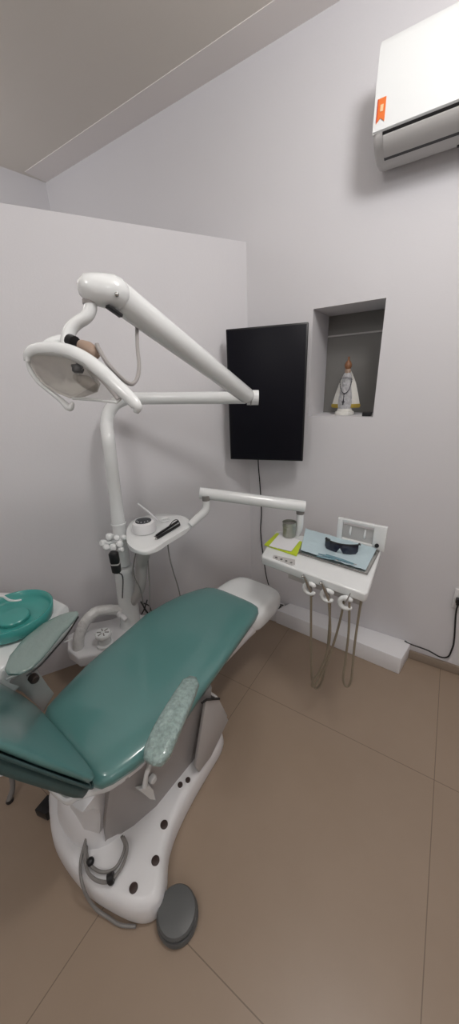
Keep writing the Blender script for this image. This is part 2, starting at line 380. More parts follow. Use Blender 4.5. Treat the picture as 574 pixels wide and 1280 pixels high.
# ================================================================ OUTLET AND PLUG
oc = wall(578, 749, 0)
t = thing('wall_outlet', 'white wall outlet plate at the right edge above the skirting', 'outlet', oc-Z*.055)
bm = NB(); box(bm, oc-N*.006, U*.04, N*.005, Z*.06, .003); obj('plate', bm, 'white2', t)
bm = NB(); box(bm, oc-N*.0125, U*.022, N*.0015, Z*.035, .001); obj('socket_face', bm, 'white', t)
pc = wall(574, 751, .03)
t = thing('power_plug', 'black plug and cable running from the wall outlet down to the white boxed cover', 'plug', pc)
bm = NB(); box(bm, pc-Z*.002+N*.004, U*.014, N*.014, Z*.012, .004); box(bm, pc+N*.002-Z*.018+U*.002, U*.007, N*.008, Z*.012, .003); obj('plug_body', bm, 'black', t)
cable('cord', [pc-Z*.02, wall(570, 768, .02), wall(568, 800, .012), wall(565, 812, .016), wall(560, 821, .02), wall(550, 821, .02), wall(535, 813, .018), wall(513, 805, .017), wall(506, 801, .012)], .0042, 'black', parent=t)

# ================================================================ DENTAL CHAIR
chair = thing('dental_chair', 'teal and white reclining dental chair with film wrapped armrests', 'dental chair', ch(.2, .03, 0))
out = [(-.118, -.19), (-.148, -.10), (-.155, .0), (-.145, .12), (-.118, .22), (-.085, .30), (-.05, .338), (-.01, .345), (.03, .32), (.08, .275), (.16, .24), (.28, .215), (.40, .20), (.50, .185), (.54, .14), (.55, 0), (.54, -.14), (.48, -.18), (.35, -.2), (.2, -.24), (.0, -.28), (-.08, -.26)]
cc = Vector((.3, 0, 0)); sm = crom([Vector((a, b_, 0)) for a, b_ in out]+[Vector((out[0][0], out[0][1], 0))], 4)[:-1]
SGN = 1 if sum(sm[i].x*sm[(i+1) % len(sm)].y-sm[(i+1) % len(sm)].x*sm[i].y for i in range(len(sm))) > 0 else -1
bm = NB(); rs = []
for z, ins in ((.004, .006), (.03, 0), (.075, .004), (.092, .012), (.10, .024), (.102, .034)):
    ring = []
    m_ = len(sm)
    for i, p in enumerate(sm):
        tn = (sm[(i+1) % m_]-sm[(i-1) % m_]).normalized(); nn = Vector((-tn.y, tn.x, 0))
        nn *= SGN
        q = p+nn*ins; ring.append(ch(q.x, q.y, z))
    rs.append(ring)
cen = ch(.16, 0, 0)
def shr(ring, f_): return [Vector((cen.x+(p.x-cen.x)*f_, cen.y+(p.y-cen.y)*f_, p.z)) for p in ring]
rs = [shr(rs[0], .02), shr(rs[0], .5)]+rs+[shr(rs[-1], .6), shr(rs[-1], .3), shr(rs[-1], .02)]
rings(bm, rs); basep = obj('base', bm, 'white2', chair, sharp=60)
for a, b_ in ((-.052, .262), (.034, .268), (.119, .217)):
    bm = NB(); lathe(bm, ch(a, b_, .101), [(.0138, 0), (.0138, .004), (.010, .006), (.004, .0062)], 18); obj('screw_cap', bm, 'dark', basep)
for a, b_ in ((.246, .172), (.277, .185)):
    bm = NB(); lathe(bm, ch(a, b_, .102), [(.010, 0), (.010, .005), (.004, .0062)], 14); obj('screw_cap', bm, 'dark', basep)
# hump in the base behind the lift column
bm = NB(); rs = []
for f_, z in ((1, .095), (.96, .13), (.86, .165), (.7, .19), (.45, .205), (.15, .21)):
    rs.append(sring(ch(.04, -.055, z), CA*(.155*f_), CB*(.17*f_), 2.4, 28))
rings(bm, rs); obj('base_dome', bm, 'white2', chair, sharp=70)
# lift column fairing
bm = NB(); rs = []
for z, a0, a1, bb, tx_, ty_ in ((.09, .02, .46, .148, -.045, .088), (.2, .02, .46, .158, -.035, .105), (.33, .02, .46, .166, -.02, .135), (.425, .02, .47, .172, -.008, .158)):
    rs.append([ch(tx_, ty_, z), ch(a0+.03, ty_*.35+bb*.65, z), ch(a0+.12, bb, z), ch(a1, bb, z), ch(a1+.02, bb-.03, z), ch(a1+.02, -bb+.0, z), ch(a1, -bb-.02, z), ch(a0+.05, -bb-.02, z), ch(a0, -.12, z), ch(tx_+.03, .0, z)])
rings(bm, rs); obj('lift_fairing', bm, 'grey', chair, sharp=25)
bm = NB(); rs = []
for z, da, b0_, b1_ in ((.17, .0, -.17, .085), (.25, .01, -.16, .10), (.33, .01, -.15, .12), (.38, -.01, -.15, .13), (.42, -.04, -.16, .14)):
    rs.append([ch(-.05+da, b1_, z), ch(-.075+da, .03, z), ch(-.075+da, -.06, z), ch(-.05+da, b0_, z), ch(.06, b0_-.02, z), ch(.06, b1_-.03, z)])
rings(bm, rs); obj('neck_cover', bm, 'white2', chair, sharp=50)
# hinged front cover
bm = NB(); pf = [(.41, .455), (.475, .415), (.515, .35), (.555, .175), (.42, .095), (.34, .062), (.305, .15)]
pf = [(.40, .44), (.47, .375), (.53, .19), (.40, .105), (.325, .105), (.31, .16)]
prism(bm, [ch(a, .19, z) for a, z in pf], CB*.014, bev=.004); prism(bm, [ch(a, -.204, z) for a, z in pf], CB*.014, bev=.004)
box(bm, ch(.505, 0, .285), CB*.19, (ch(.53, 0, .19)-ch(.47, 0, .375))*.5, CA*.006, .002)
obj('front_cover', bm, 'grey2', chair)
bm = NB(); pts = [ch(.375, .205, .452), ch(.40, .206, .446), ch(.474, .206, .378)]
tube(bm, pts, .005, 6); obj('cover_seal', bm, 'black', chair)
# seat and leg cushion, lofted along its length
def loft(sts, e=3.6, n=36):
    bm = NB(); rs = []
    for a, b0, b1, z0, z1 in sts:
        rs.append(sring(ch(a, (b0+b1)/2, (z0+z1)/2), CB*((b1-b0)/2), Z*((z1-z0)/2), e, n))
    rings(bm, rs); return bm
st = [(-.048, -.14, .11, .46, .475), (-.044, -.175, .135, .452, .49), (-.03, -.213, .162, .444, .502), (.0, -.245, .178, .438, .509), (.06, -.268, .192, .426, .512), (.2, -.312, .215, .422, .511), (.3, -.330, .204, .422, .508),
      (.4, -.345, .186, .422, .507), (.57, -.375, .162, .422, .508), (.7, -.360, .143, .422, .511), (.8, -.335, .128, .424, .513), (.88, -.300, .118, .428, .512), (.93, -.27, .108, .434, .509), (.955, -.235, .09, .446, .502), (.968, -.20, .06, .458, .492)]
obj('seat_cushion', loft(st, 3.4), 'teal', chair, sharp=80)
# shell under the cushion
st = [(-.03, -.17, .13, .405, .428), (.0, -.20, .155, .40, .430), (.1, -.24, .175, .395, .432), (.4, -.30, .155, .39, .432), (.6, -.33, .125, .385, .432), (.75, -.31, .115, .37, .432), (.85, -.28, .11, .36, .436), (.9, -.25, .11, .355, .44)]
obj('seat_shell', loft(st, 6), 'white2', chair, sharp=60)
# rolled white rim behind the seat
rim = [p+Z*.012 for p in [ch(-.105, -.16, .425), ch(-.12, -.04, .425), at(82, 1003, .42), at(97, 999, .42), at(112, 994, .42), at(134, 988, .42), at(150, 978, .425), at(170, 960, .43), at(184, 947, .43)]]
bm = NB(); tube(bm, rim, .009, 8, smooth=5, flat=(Z, 1.5)); prism(bm, [rim[0], rim[1], rim[2]+Z*.002, rim[4], rim[5], rim[6], rim[7], ch(.06, 0, .42), ch(0, -.18, .42)], Z*.006); obj('shell_rim', bm, 'white', chair)
# foot cap
st = [(.86, -.225, .105, .37, .47), (.93, -.235, .125, .345, .492), (1.0, -.232, .125, .335, .502), (1.08, -.225, .122, .335, .502), (1.15, -.21, .115, .345, .492), (1.185, -.19, .095, .36, .475), (1.20, -.16, .065, .385, .45)]
obj('foot_cap', loft(st, 3.6), 'white', chair, sharp=80)
# backrest, raised about 65 degrees
def bp(l, w_, d): # l along the back upwards, w_ sideways, d depth behind the front face
    ca, sa = cos(radians(66)), sin(radians(66))
    return ch(-.026-l*ca-d*sa, w_, .518+l*sa-d*ca)
bm = NB(); rs = []
for l, w0, w1, d0_, d1_ in ((-.004, -.15, .08, .004, .012), (.002, -.22, .125, .001, .018), (.02, -.265, .162, -.001, .022), (.07, -.29, .19, -.002, .024), (.3, -.30, .198, -.004, .026), (.5, -.29, .195, -.002, .025), (.62, -.25, .16, .0, .022), (.66, -.2, .11, .006, .018), (.67, -.15, .07, .01, .015)):
    c_ = bp(l, (w0+w1)/2, (d0_+d1_)/2); rs.append(sring(c_, CB*((w1-w0)/2), bp(l, 0, d1_)-c_+CB*((w0+w1)/2), 3.6, 32))
back = None
bm2 = bm; rings(bm2, rs); back = obj('backrest', bm2, 'teal', chair, sharp=80)
bm = NB(); rs = []
for l, w0, w1, d0_, d1_ in ((-.012, -.12, .08, .03, .045), (-.006, -.2, .125, .024, .054), (.015, -.25, .165, .022, .058), (.045, -.275, .186, .022, .061), (.09, -.29, .196, .022, .062), (.3, -.30, .201, .022, .062), (.5, -.29, .198, .022, .062), (.62, -.25, .165, .024, .06), (.665, -.2, .11, .03, .055)):
    c_ = bp(l, (w0+w1)/2, (d0_+d1_)/2); rs.append(sring(c_, CB*((w1-w0)/2), bp(l, 0, d1_)-c_+CB*((w0+w1)/2), 5, 32))
rings(bm, rs); obj('backrest_shell', bm, 'teald', chair, sharp=60)
bm = NB(); tube(bm, [bp(l, w_, .022) for l, w_ in ((-.008, .09), (.004, .14), (.03, .178), (.08, .196), (.3, .203), (.5, .20), (.6, .175))], .004, 8, smooth=4); obj('piping', bm, 'teald', back)
# headrest
bm = NB(); rs = []
for l, hw_, a0, a1 in ((.71, .07, .02, .05), (.72, .11, 0, .07), (.78, .13, -.01, .08), (.86, .12, -.01, .07), (.9, .09, .0, .06), (.91, .05, .02, .04)):
    c_ = bp(l, 0, (a0+a1)/2); rs.append(sring(c_, CB*hw_, bp(l, 0, a1)-c_, 3, 24))
rings(bm, rs); hr = obj('headrest', bm, 'teal', chair, sharp=80)
bm = NB(); box(bm, bp(.70, 0, .06), CB*.025, (bp(.8, 0, .06)-bp(.6, 0, .06))*.45, (bp(.7, 0, .07)-bp(.7, 0, .06)), .002); obj('headrest_bar', bm, 'chrome', hr)
# right armrest: film wrapped pad on a white bracket
def pad(cl, ws, th, zs):
    rs = []
    for i, (p, w_) in enumerate(zip(cl, ws)):
        c_ = at(p[0], p[1], zs[i]); a = at(*cl[max(0, i-1)], zs[max(0, i-1)]); b_ = at(*cl[min(len(cl)-1, i+1)], zs[min(len(cl)-1, i+1)])
        t_ = (b_-a).normalized(); s_ = t_.cross(Z).normalized()
        k = ((c_-CAM).dot(F))/FPX; rs.append(sring(c_-Z*th[i], s_*(w_*k/2), Z*th[i], 3, 24))
    bm = NB(); rings(bm, rs); return bm
ar = obj('armrest', pad([(188, 953), (190, 948), (195, 935), (206, 910), (219, 885), (231, 863), (238, 850), (241, 845)], [12, 26, 36, 36, 32, 27, 23, 10], [.006, .016, .022, .022, .02, .018, .015, .006], [.60, .605, .61, .615, .62, .62, .615, .61]), 'film', chair, sharp=80)
def onb(x, y, b):
    r = ray(x, y); return CAM + r*(((CO-CAM).dot(CB)+b)/r.dot(CB))
bm = NB(); tube(bm, [at(190, 950, .59), onb(187, 958, .20), onb(183, 968, .19), onb(181, 983, .185)], [.012, .009, .008, .010], 10, smooth=4); obj('bracket', bm, 'white', ar)
bm = NB(); prism(bm, [onb(*p, .172) for p in ((168, 983), (177, 982), (183, 977), (188, 984), (192, 998), (184, 995))], CB*.016, bev=.003); lathe(bm, onb(189, 972, .172), [(.015, 0), (.015, .012), (.011, .018), (.002, .019)], 14, ax=CB); obj('hinge', bm, 'white', ar)
al = obj('armrest', pad([(17, 842), (22, 834), (32, 818), (48, 798), (64, 783), (80, 773), (90, 768), (97, 765)], [16, 34, 44, 44, 38, 30, 20, 8], [.004, .008, .011, .012, .012, .011, .009, .004], [.765, .768, .772, .777, .782, .786, .79, .79]), 'film2', chair, sharp=80)
bm = NB(); prism(bm, [at(8, 856, .66), at(24, 845, .69), at(46, 835, .68), at(59, 856, .60), at(68, 867, .52), at(54, 891, .45), at(42, 875, .52), at(28, 864, .58)], -CB*.02, bev=.004); brk = obj('bracket', bm, 'grey2', al)
bm = NB(); tube(bm, [at(8, 849, .69), at(26, 841, .705), at(46, 832, .70)], .004, 8); obj('bracket_edge', bm, 'white', brk)
bm = NB(); tube(bm, [at(33, 845, .762), at(50, 832, .765), at(68, 812, .772), at(84, 793, .780), at(98, 771, .787)], .003, 8, smooth=4); obj('edge_strip', bm, 'black', al)
bm = NB(); lathe(bm, at(43, 849, .655), [(.016, -.02), (.016, .004), (.011, .010), (.002, .011)], 16, ax=CB); obj('pivot_knob', bm, 'dark', brk)
# ---- coiled hose lying on the base
t = thing('air_hose', 'grey rubber hose coiled on the white chair base', 'hose', ch(-.02, .12, .1))
hz = .112
cp = [(117, 1043, .14), (110, 1052, .12), (108, 1065, hz), (113, 1081, hz), (127, 1090, hz), (143, 1086, hz), (153, 1070, hz), (156, 1056, .12), (152, 1045, .14)]
cable('coil', [at(*p) for p in cp], .0052, 'hosegrey', parent=t)
cp = [(111, 1038, .15), (107, 1052, .13), (106, 1068, .12), (109, 1088, .12), (120, 1100, .12), (136, 1102, .12), (148, 1090, .122), (156, 1075, .124), (159, 1058, .13), (154, 1046, .15)]
cable('coil', [at(*p) for p in cp], .0052, 'hosegrey', parent=t)
cp = [(111, 1037, .15), (106, 1055, .13), (101, 1075, .112), (101, 1095, .110), (105, 1112, .09), (112, 1126, .05), (122, 1138, .02), (134, 1146, .010), (150, 1156, .008), (170, 1158, .008)]
cable('coil', [at(*p) for p in cp], .0052, 'hosegrey', parent=t)
bm = NB(); ball(bm, at(113, 1077, .118), .013, 12, sc=(1, 1, .9)); obj('connector', bm, 'black', t)
bm = NB(); tube(bm, [at(135, 1099, .122), at(142, 1095, .126)], .014, 10); ball(bm, at(139, 1101, .118), .012, 10); obj('connector', bm, 'black', t)

# ================================================================ FOOT CONTROL + DARK BITS ON THE FLOOR
fc = at(221.5, 1141, .035); fc.z = 0
t = thing('foot_control', 'round grey foot control on the floor beside the white chair base', 'foot control', fc)
bm = NB(); lathe(bm, fc, [(.056, .001), (.065, .004), (.067, .02), (.063, .028)], 36); obj('base', bm, 'foot', t)
bm = NB(); lathe(bm, fc, [(.050, .028), (.060, .034), (.063, .046), (.058, .054), (.040, .058), (.01, .059)], 36); obj('pedal_disc', bm, 'foot', t)
bp_ = at(61, 1003, .05); bp_.z = 0
t = thing('black_pedal', 'black block lying on the floor under the backrest behind the white base', 'pedal', bp_)
d1, d2 = Vector((.8, .6, 0)), Vector((-.6, .8, 0))
bm = NB(); prism(bm, [bp_+d1*.045+Z*.005, bp_+d2*.035+Z*.005, bp_-d1*.05+d2*.01+Z*.005, bp_-d1*.02-d2*.035+Z*.005, bp_+d1*.03-d2*.03+Z*.005], Z*.045, bev=.004); obj('body', bm, 'black', t)
bm = NB(); prism(bm, [bp_+d1*.04, bp_+d2*.03, bp_-d1*.045+d2*.01, bp_-d1*.015-d2*.03], Z*.006); obj('sole', bm, 'dark', t)
lp_ = at(10, 996, .03); lp_.z = 0
t = thing('stool_foot', 'slim grey stool foot standing on the floor under the backrest at the left edge', 'stool foot', lp_)
bm = NB(); tube(bm, [lp_+Z*.012, lp_+Z*.06+Vector((.01, .03, 0)), lp_+Z*.2+Vector((.0, .06, 0))], [.011, .010, .010], 10, smooth=4, ends=True); obj('tube', bm, 'hosegrey', t)
bm = NB(); lathe(bm, lp_, [(.014, .0005), (.015, .006), (.011, .014)], 12); obj('tip', bm, 'black', t)

# ================================================================ UNIT COLUMN (post behind the chair, on its pedestal)
pb = Vector((-.618, 1.615, 0)); pt = at(149, 640, 1.01); 
col = thing('unit_post', 'white vertical post on a white pedestal behind the teal chair', 'post', pb)
def px_post(z):
    a = Vector((-.612, 1.606, .3)); b_ = Vector((-.563, 1.62, 1.485)); return a.lerp(b_, (z-.3)/(1.485-.3))
def pr(a, b_, z): return ch(a, b_, z)
bm = NB(); pp = [at(84, 794, .30), at(112, 778, .30), at(140, 776, .30), at(158, 766, .30), at(184, 768, .30), at(200, 775, .30), at(170, 800, .30), at(128, 816, .30), at(98, 822, .30), at(84, 812, .30)]
prism(bm, [p-Z*.07 for p in pp], Z*.07, bev=.012, seg=3); obj('pedestal', bm, 'white2', col, sharp=50)
bm = NB(); box(bm, pb+Vector((.04, -.06, .118)), Vector((.08, .055, 0)), Vector((-.04, .06, 0)), Z*.117, .01); obj('pedestal_foot', bm, 'white2', col)
bm = NB(); lathe(bm, px_post(.29), [(.062, .0), (.063, .01), (.056, .03), (.055, .375), (.057, .385), (.050, .40)], 28, ax=px_post(1.4)-px_post(.3)); obj('sleeve', bm, 'white', col)
bm = NB(); top = [px_post(.70), px_post(.9), px_post(1.1), px_post(1.3), px_post(1.38), deep(133.5, 532, 1.61), deep(135, 519, 1.61), deep(140, 509, 1.605), deep(148, 502, 1.60), deep(160, 498, 1.59), deep(174, 498, 1.59)]
tube(bm, top, [.037, .036, .032, .031, .031, .031, .031, .030, .030, .029, .028], 20, smooth=5); obj('post', bm, 'white', col, sharp=80)
bm = NB(); pz = vert(147, 655, (px_post(1).x, px_post(1).y)); lathe(bm, px_post(pz.z), [(.033, -.006), (.039, -.005), (.039, .005), (.033, .006)], 24); obj('ring', bm, 'white', col)
# cluster of white valves on a cross bar
vc = deep(140, 678, 1.66); hb = NB()
tube(hb, [deep(130, 680, 1.66), deep(165, 672, 1.72)], .013, 10); obj('valve_bar', hb, 'white', col)
for i, (x, y, d, r) in enumerate(((129, 679, 1.65, .013), (137, 671, 1.66, .014), (142, 684, 1.63, .014), (150, 680, 1.62, .013), (146, 672, 1.63, .012), (133, 684, 1.63, .012), (155, 672, 1.63, .010), (152, 687, 1.62, .010))):
    bm = NB(); c_ = deep(x, y, d); ax = (Vector((-.5+.2*i, -.8, .3))).normalized()
    r *= 1.35; lathe(bm, c_-ax*.012, [(r*.6, -.01), (r*.6, .0), (r, .002), (r, .02), (r*.7, .026), (r*.3, .027)], 12, ax=ax); obj('valve_knob', bm, 'white', col)
# strainer cup with slotted lid on the pedestal
sc_ = at(132, 806, .30); bm = NB(); lathe(bm, sc_+Z*.0, [(.045, .0), (.045, .015), (.034, .02), (.032, .06)], 24); so = obj('strainer_cup', bm, 'white', col)
bm = NB(); lathe(bm, sc_+Z*.06, [(.040, 0), (.042, .004), (.042, .018), (.038, .024), (.004, .026)], 28); sl = obj('slotted_lid', bm, 'white', so)
for k in range(6):
    a = 2*pi*k/6; d_ = Vector((cos(a), sin(a), 0)); bm = NB(); box(bm, sc_+Z*.0855+d_*.021, d_*.011, d_.cross(Z)*.003, Z*.0012); obj('slot', bm, 'hosegrey', sl)
bm = NB(); tube(bm, [at(98, 813, .285), at(99, 795, .36), at(107, 777, .42), at(120, 765, .45), at(135, 762, .45), px_post(.42)+Vector((-.03, -.03, 0))], .029, 14, smooth=6); obj('wrapped_hose', bm, 'wrap', col)
bm = NB(); ball(bm, at(150, 768, .42), .02, 12); tube(bm, [at(151, 768, .42), at(158, 775, .40)], .014, 10); obj('valve', bm, 'white2', col)
bm = NB(); ball(bm, at(146, 765, .43), .012, 10); obj('valve_stem', bm, 'hosegrey', col)
bm = NB(); tube(bm, [at(80, 803, .325)+Z*0, at(110, 789, .31)], .004, 6); obj('cover_edge', bm, 'white', col)
# black control box strapped to the post
bx = deep(144, 703, 1.60)
t = thing('power_adapter', 'black rounded power adapter hanging on the white post', 'adapter', bx-Z*.05)
bm = NB(); rs = [sring(bx+Z*z, Vector((.022*f_, 0, 0)), Vector((0, .018*f_, 0)), 3.5, 16) for z, f_ in ((-.058, .6), (-.05, .95), (-.01, 1), (-.006, .9), (.0, .9), (.004, 1), (.05, 1), (.058, .7))]
rings(bm, rs); obj('body', bm, 'black', t)
bm = NB(); rs = [sring(bx+Z*z, Vector((.0215, 0, 0)), Vector((0, .0178, 0)), 3.5, 16) for z in (-.009, -.003)]; rings(bm, rs); obj('band', bm, 'acgrey', t)
cable('lead', [bx-Z*.055, bx-Z*.09+Vector((.02, .01, 0)), px_post(.52)+Vector((-.01, -.055, 0))], .003, 'black', parent=t)
# ================================================================ OPERATING LAMP (arm, spring arm, head)
A0, A1 = deep(172, 498, 1.59), deep(316, 497, 1.55)
lamp = thing('operating_light', 'white dental operating lamp on a long jointed arm above the chair', 'dental lamp', px_post(1.55))
bm = NB(); tube(bm, [A0+(A0-A1).normalized()*.0, A0.lerp(A1, .5), A1+(A1-A0)*-.06], .028, 20); obj('lower_arm', bm, 'white', lamp)
J0 = deep(309, 497, 1.50); ADIR = (A1-A0).normalized()
bm = NB(); tube(bm, [J0+Vector((.0, .0, 0)), deep(323, 497, 1.50)], .033, 20, ends=False); e = obj('elbow_joint', bm, 'white', lamp)
bm = NB(); tube(bm, [deep(313, 497, 1.50), deep(314.2, 497, 1.50)], .0345, 20); obj('joint_seam', bm, 'hosegrey', e)
S0, S1 = deep(308, 494, 1.45), deep(146, 369, .90)
bm = NB(); tube(bm, [S0, S0.lerp(S1, .5), S1], [.034, .037, .041], 22, ends=True); sa_ = obj('spring_arm', bm, 'white', lamp)
Ld = (S1-S0).normalized()
bm = NB(); tube(bm, [S1+Ld*.004, S1+Ld*.009], .0418, 22); obj('joint_seam', bm, 'hosegrey', sa_)
HJ0, HJ1 = deep(143, 366, .885), deep(115, 361, .865)
bm = NB(); tube(bm, [HJ0, HJ0.lerp(HJ1, .5), HJ1], [.041, .040, .036], 22, ends=True); obj('head_joint', bm, 'white', lamp)
bm = NB(); sp_ = deep(143, 389, .885); box(bm, sp_, Ld*.022, Ld.cross(Z).normalized()*.008, Ld.cross(Ld.cross(Z)).normalized()*.004, .001); obj('slot_cover', bm, 'black', sa_)
bm = NB(); ball(bm, deep(146, 368, .855), .006, 10); obj('bolt', bm, 'chrome', sa_)
bm = NB(); tube(bm, [deep(113, 376, .875), deep(113, 386, .875), deep(108, 396, .875), deep(96, 404, .875), deep(88, 413, .875), deep(84, 426, .875), deep(84, 436, .875)], [.017, .0165, .016, .016, .0165, .017, .016], 16, smooth=5)
obj('neck', bm, 'white', lamp, sharp=80)
bm = NB(); lathe(bm, deep(113, 378, .875), [(.020, -.004), (.020, .006), (.017, .008)], 20); obj('neck_collar', bm, 'grey', lamp)
# the lamp head: handle hoop, dish reflector, socket, clear shield
hoop = [(34, 452, .85), (35, 443, .845), (44, 437, .84), (62, 436, .83), (84, 439, .82), (106, 449, .81), (128, 465, .80), (146, 482, .79), (162, 497, .785), (171, 508, .785), (170, 516, .79)]
bm = NB(); tube(bm, [deep(*p) for p in hoop], [.008, .012, .015, .017, .018, .018, .017, .016, .015, .013, .006], 14, smooth=5, flat=(F, .75)); obj('handle_hoop', bm, 'white', lamp, sharp=80)
low_ = [(35, 448, .86), (38, 462, .87), (48, 477, .875), (62, 489, .88), (76, 500, .88), (87, 510, .875), (91, 503, .87)]
bm = NB(); tube(bm, [deep(*p) for p in low_], [.006, .007, .006, .006, .007, .009, .004], 10, smooth=5); obj('lower_rim', bm, 'white', lamp, sharp=80)
# dish
open_ = [(37, 446), (48, 441), (66, 440), (86, 444), (104, 453), (118, 466), (126, 480), (122, 490), (106, 496), (88, 498), (70, 491), (54, 481), (44, 468), (38, 456)]
oc_ = (82, 468); rs = []
nrm = F*.85+Vector((-.35, .1, .25)); nrm.normalize()
for f_, dp in ((1.0, 0), (.93, .026), (.8, .048), (.6, .066), (.35, .078), (.1, .082)):
    rs.append([deep(oc_[0]+(x-oc_[0])*f_, oc_[1]+(y-oc_[1])*f_, .845-.00035*(x-80)+.0006*(y-468))+nrm*dp for x, y in open_])
bm = NB(); rings(bm, rs, cap=False); bm.faces.new([v for v in bm.verts][-len(open_):]); do = obj('reflector', bm, 'reflect', lamp, sharp=80)
sm_ = do.modifiers.new('thickness', 'SOLIDIFY'); sm_.thickness = .003
bm = NB(); prism(bm, [deep(x, y, .812-.00035*(x-80)+.0006*(y-468)) for x, y in open_], nrm*.002); obj('front_glass', bm, 'glass', lamp)
bm = NB(); prism(bm, [deep(104, 455, .81), deep(128, 470, .80), deep(152, 498, .79), deep(146, 503, .79), deep(92, 497, .84), deep(120, 480, .82)], nrm*.003); obj('side_shield', bm, 'glass', lamp)
bm = NB(); tube(bm, [deep(91, 498, .85), deep(120, 500, .82), deep(146, 503, .79), deep(150, 497, .79)], .0035, 8); obj('shield_edge', bm, 'white', lamp)
bm = NB(); tube(bm, [deep(118, 462, .815), deep(135, 480, .80), deep(149, 500, .79)], [.01, .009, .006], 10); obj('shield_stay', bm, 'grey2', lamp)
bm = NB(); box(bm, deep(97, 461, .825), RX*.011, F*.008, DY*.009, .002); tube(bm, [deep(90, 457, .83), deep(104, 463, .825)], .004, 8); tube(bm, [deep(98, 450, .84), deep(97, 462, .83)], .005, 8); sk = obj('bulb_socket', bm, 'black', lamp)
bm = NB(); lathe(bm, deep(99, 468, .83), [(.006, -.004), (.007, .012), (.004, .02)], 12, ax=DY); obj('bulb', bm, 'glass', sk)
bm = NB(); tube(bm, [deep(96, 472, .85), deep(107, 477, .845), deep(116, 483, .84)], [.010, .016, .014], 12, ends=True); obj('bulb_shield', bm, 'brass2', sk)
bm = NB(); tube(bm, [deep(50, 436, .86), deep(62, 430, .87), deep(74, 427, .88), deep(88, 426, .88)], [.008, .013, .016, .017], 16, smooth=4); hb_ = obj('hinge_barrel', bm, 'white', lamp, sharp=70)
bm = NB(); tube(bm, [deep(88, 427, .872), deep(94, 429, .864)], [.0185, .017], 16); obj('barrel_end', bm, 'black', hb_)
bm = NB(); tube(bm, [deep(103, 432, .855), deep(110, 436, .85), deep(117, 441, .845)], [.014, .018, .017], 16, ends=True); obj('heat_cap', bm, 'brass', lamp)
bm = NB(); tube(bm, [deep(121, 430, .83), deep(124, 437, .83), deep(135, 455, .83), deep(150, 471, .85), deep(163, 480, .87), deep(171, 474, .90), deep(174, 458, .93), deep(172, 435, .96), deep(171, 408, .99)], .0055, 8, smooth=5); obj('lamp_cable', bm, 'grey', lamp)

# ================================================================ DELIVERY UNIT
TZ = .82
FL_, FR_, BR_, BL_ = at(326, 695, TZ), at(459, 743, TZ), at(478, 687, TZ), at(345, 663, TZ)
du = thing('delivery_unit', 'white dental instrument table on a jointed arm carrying hanging handpieces', 'instrument table', (FL_+FR_+BR_+BL_)/4-Z*.05)
tx = (FR_-FL_).normalized(); tx.z = 0; ty = (BR_-FR_).normalized(); ty.z = 0
def tb(fx, fy, z=0):
    p = FL_.lerp(FR_, fx).lerp(BL_.lerp(BR_, fx), fy); return Vector((p.x, p.y, TZ+z))
def tbi(x, y, z=0): return at(x, y, TZ+z)
bm = NB(); prism(bm, [tb(*q, -.045) for q in ((.02, .0), (.98, .0), (1, .04), (1, .96), (.97, 1), (.03, 1), (0, .96), (0, .05))], Z*.045, bev=.009, seg=3); top_ = obj('table', bm, 'white', du, sharp=50)
bm = NB(); prism(bm, [tb(.3, .04, -.075), tb(.97, .04, -.075), tb(.97, .3, -.075), tb(.3, .3, -.075)], Z*.034, bev=.005); obj('holder_rail', bm, 'grey2', du)
# keypad recess
bm = NB(); prism(bm, [tbi(342, 694, .0), tbi(369, 700, .0), tbi(369, 706, .0), tbi(365, 707, 0), tbi(341, 698, .0)], Z*.002); kp = obj('keypad', bm, 'acgrey', du)
for i in range(4):
    bm = NB(); c_ = tbi(345.5+i*6.2, 697.2+i*2.1, .002); lathe(bm, c_, [(.007, 0), (.0065, .0015), (.002, .002)], 10); obj('key', bm, 'chrome', kp)
# upright panel at the back
b0, b1 = tbi(421, 674, 0), tbi(477, 688, 0); pw = (b1-b0)
def pn(f_, z, o=0): return b0+pw*f_+Z*z-ty*o
ph = .125
bm = NB()
for f0, f1, z0, z1 in ((0, .12, 0, ph), (.80, 1.06, 0, ph), (.12, .80, ph-.015, ph), (.12, .80, 0, .02)):
    box(bm, (pn(f0, z0)+pn(f1, z1))/2, pw*((f1-f0)/2), ty*.012, Z*((z1-z0)/2), .002)
pan = obj('control_panel', bm, 'white', du)
bm = NB(); box(bm, pn(.46, .052, -.006), pw*.34, ty*.004, Z*.04, .001); obj('panel_recess', bm, 'acgrey', pan)
for f_ in (.3, .62):
    bm = NB(); tube(bm, [pn(f_, .085, .0), pn(f_, .06, .008), pn(f_, .045, .002)], [.005, .006, .005], 8, smooth=4, ends=True); obj('peg', bm, 'white', pan)
bm = NB(); lathe(bm, pn(.9, .026, .012), [(.010, 0), (.010, .006), (.008, .010), (.002, .011)], 16, ax=-ty); obj('knob', bm, 'black', pan)
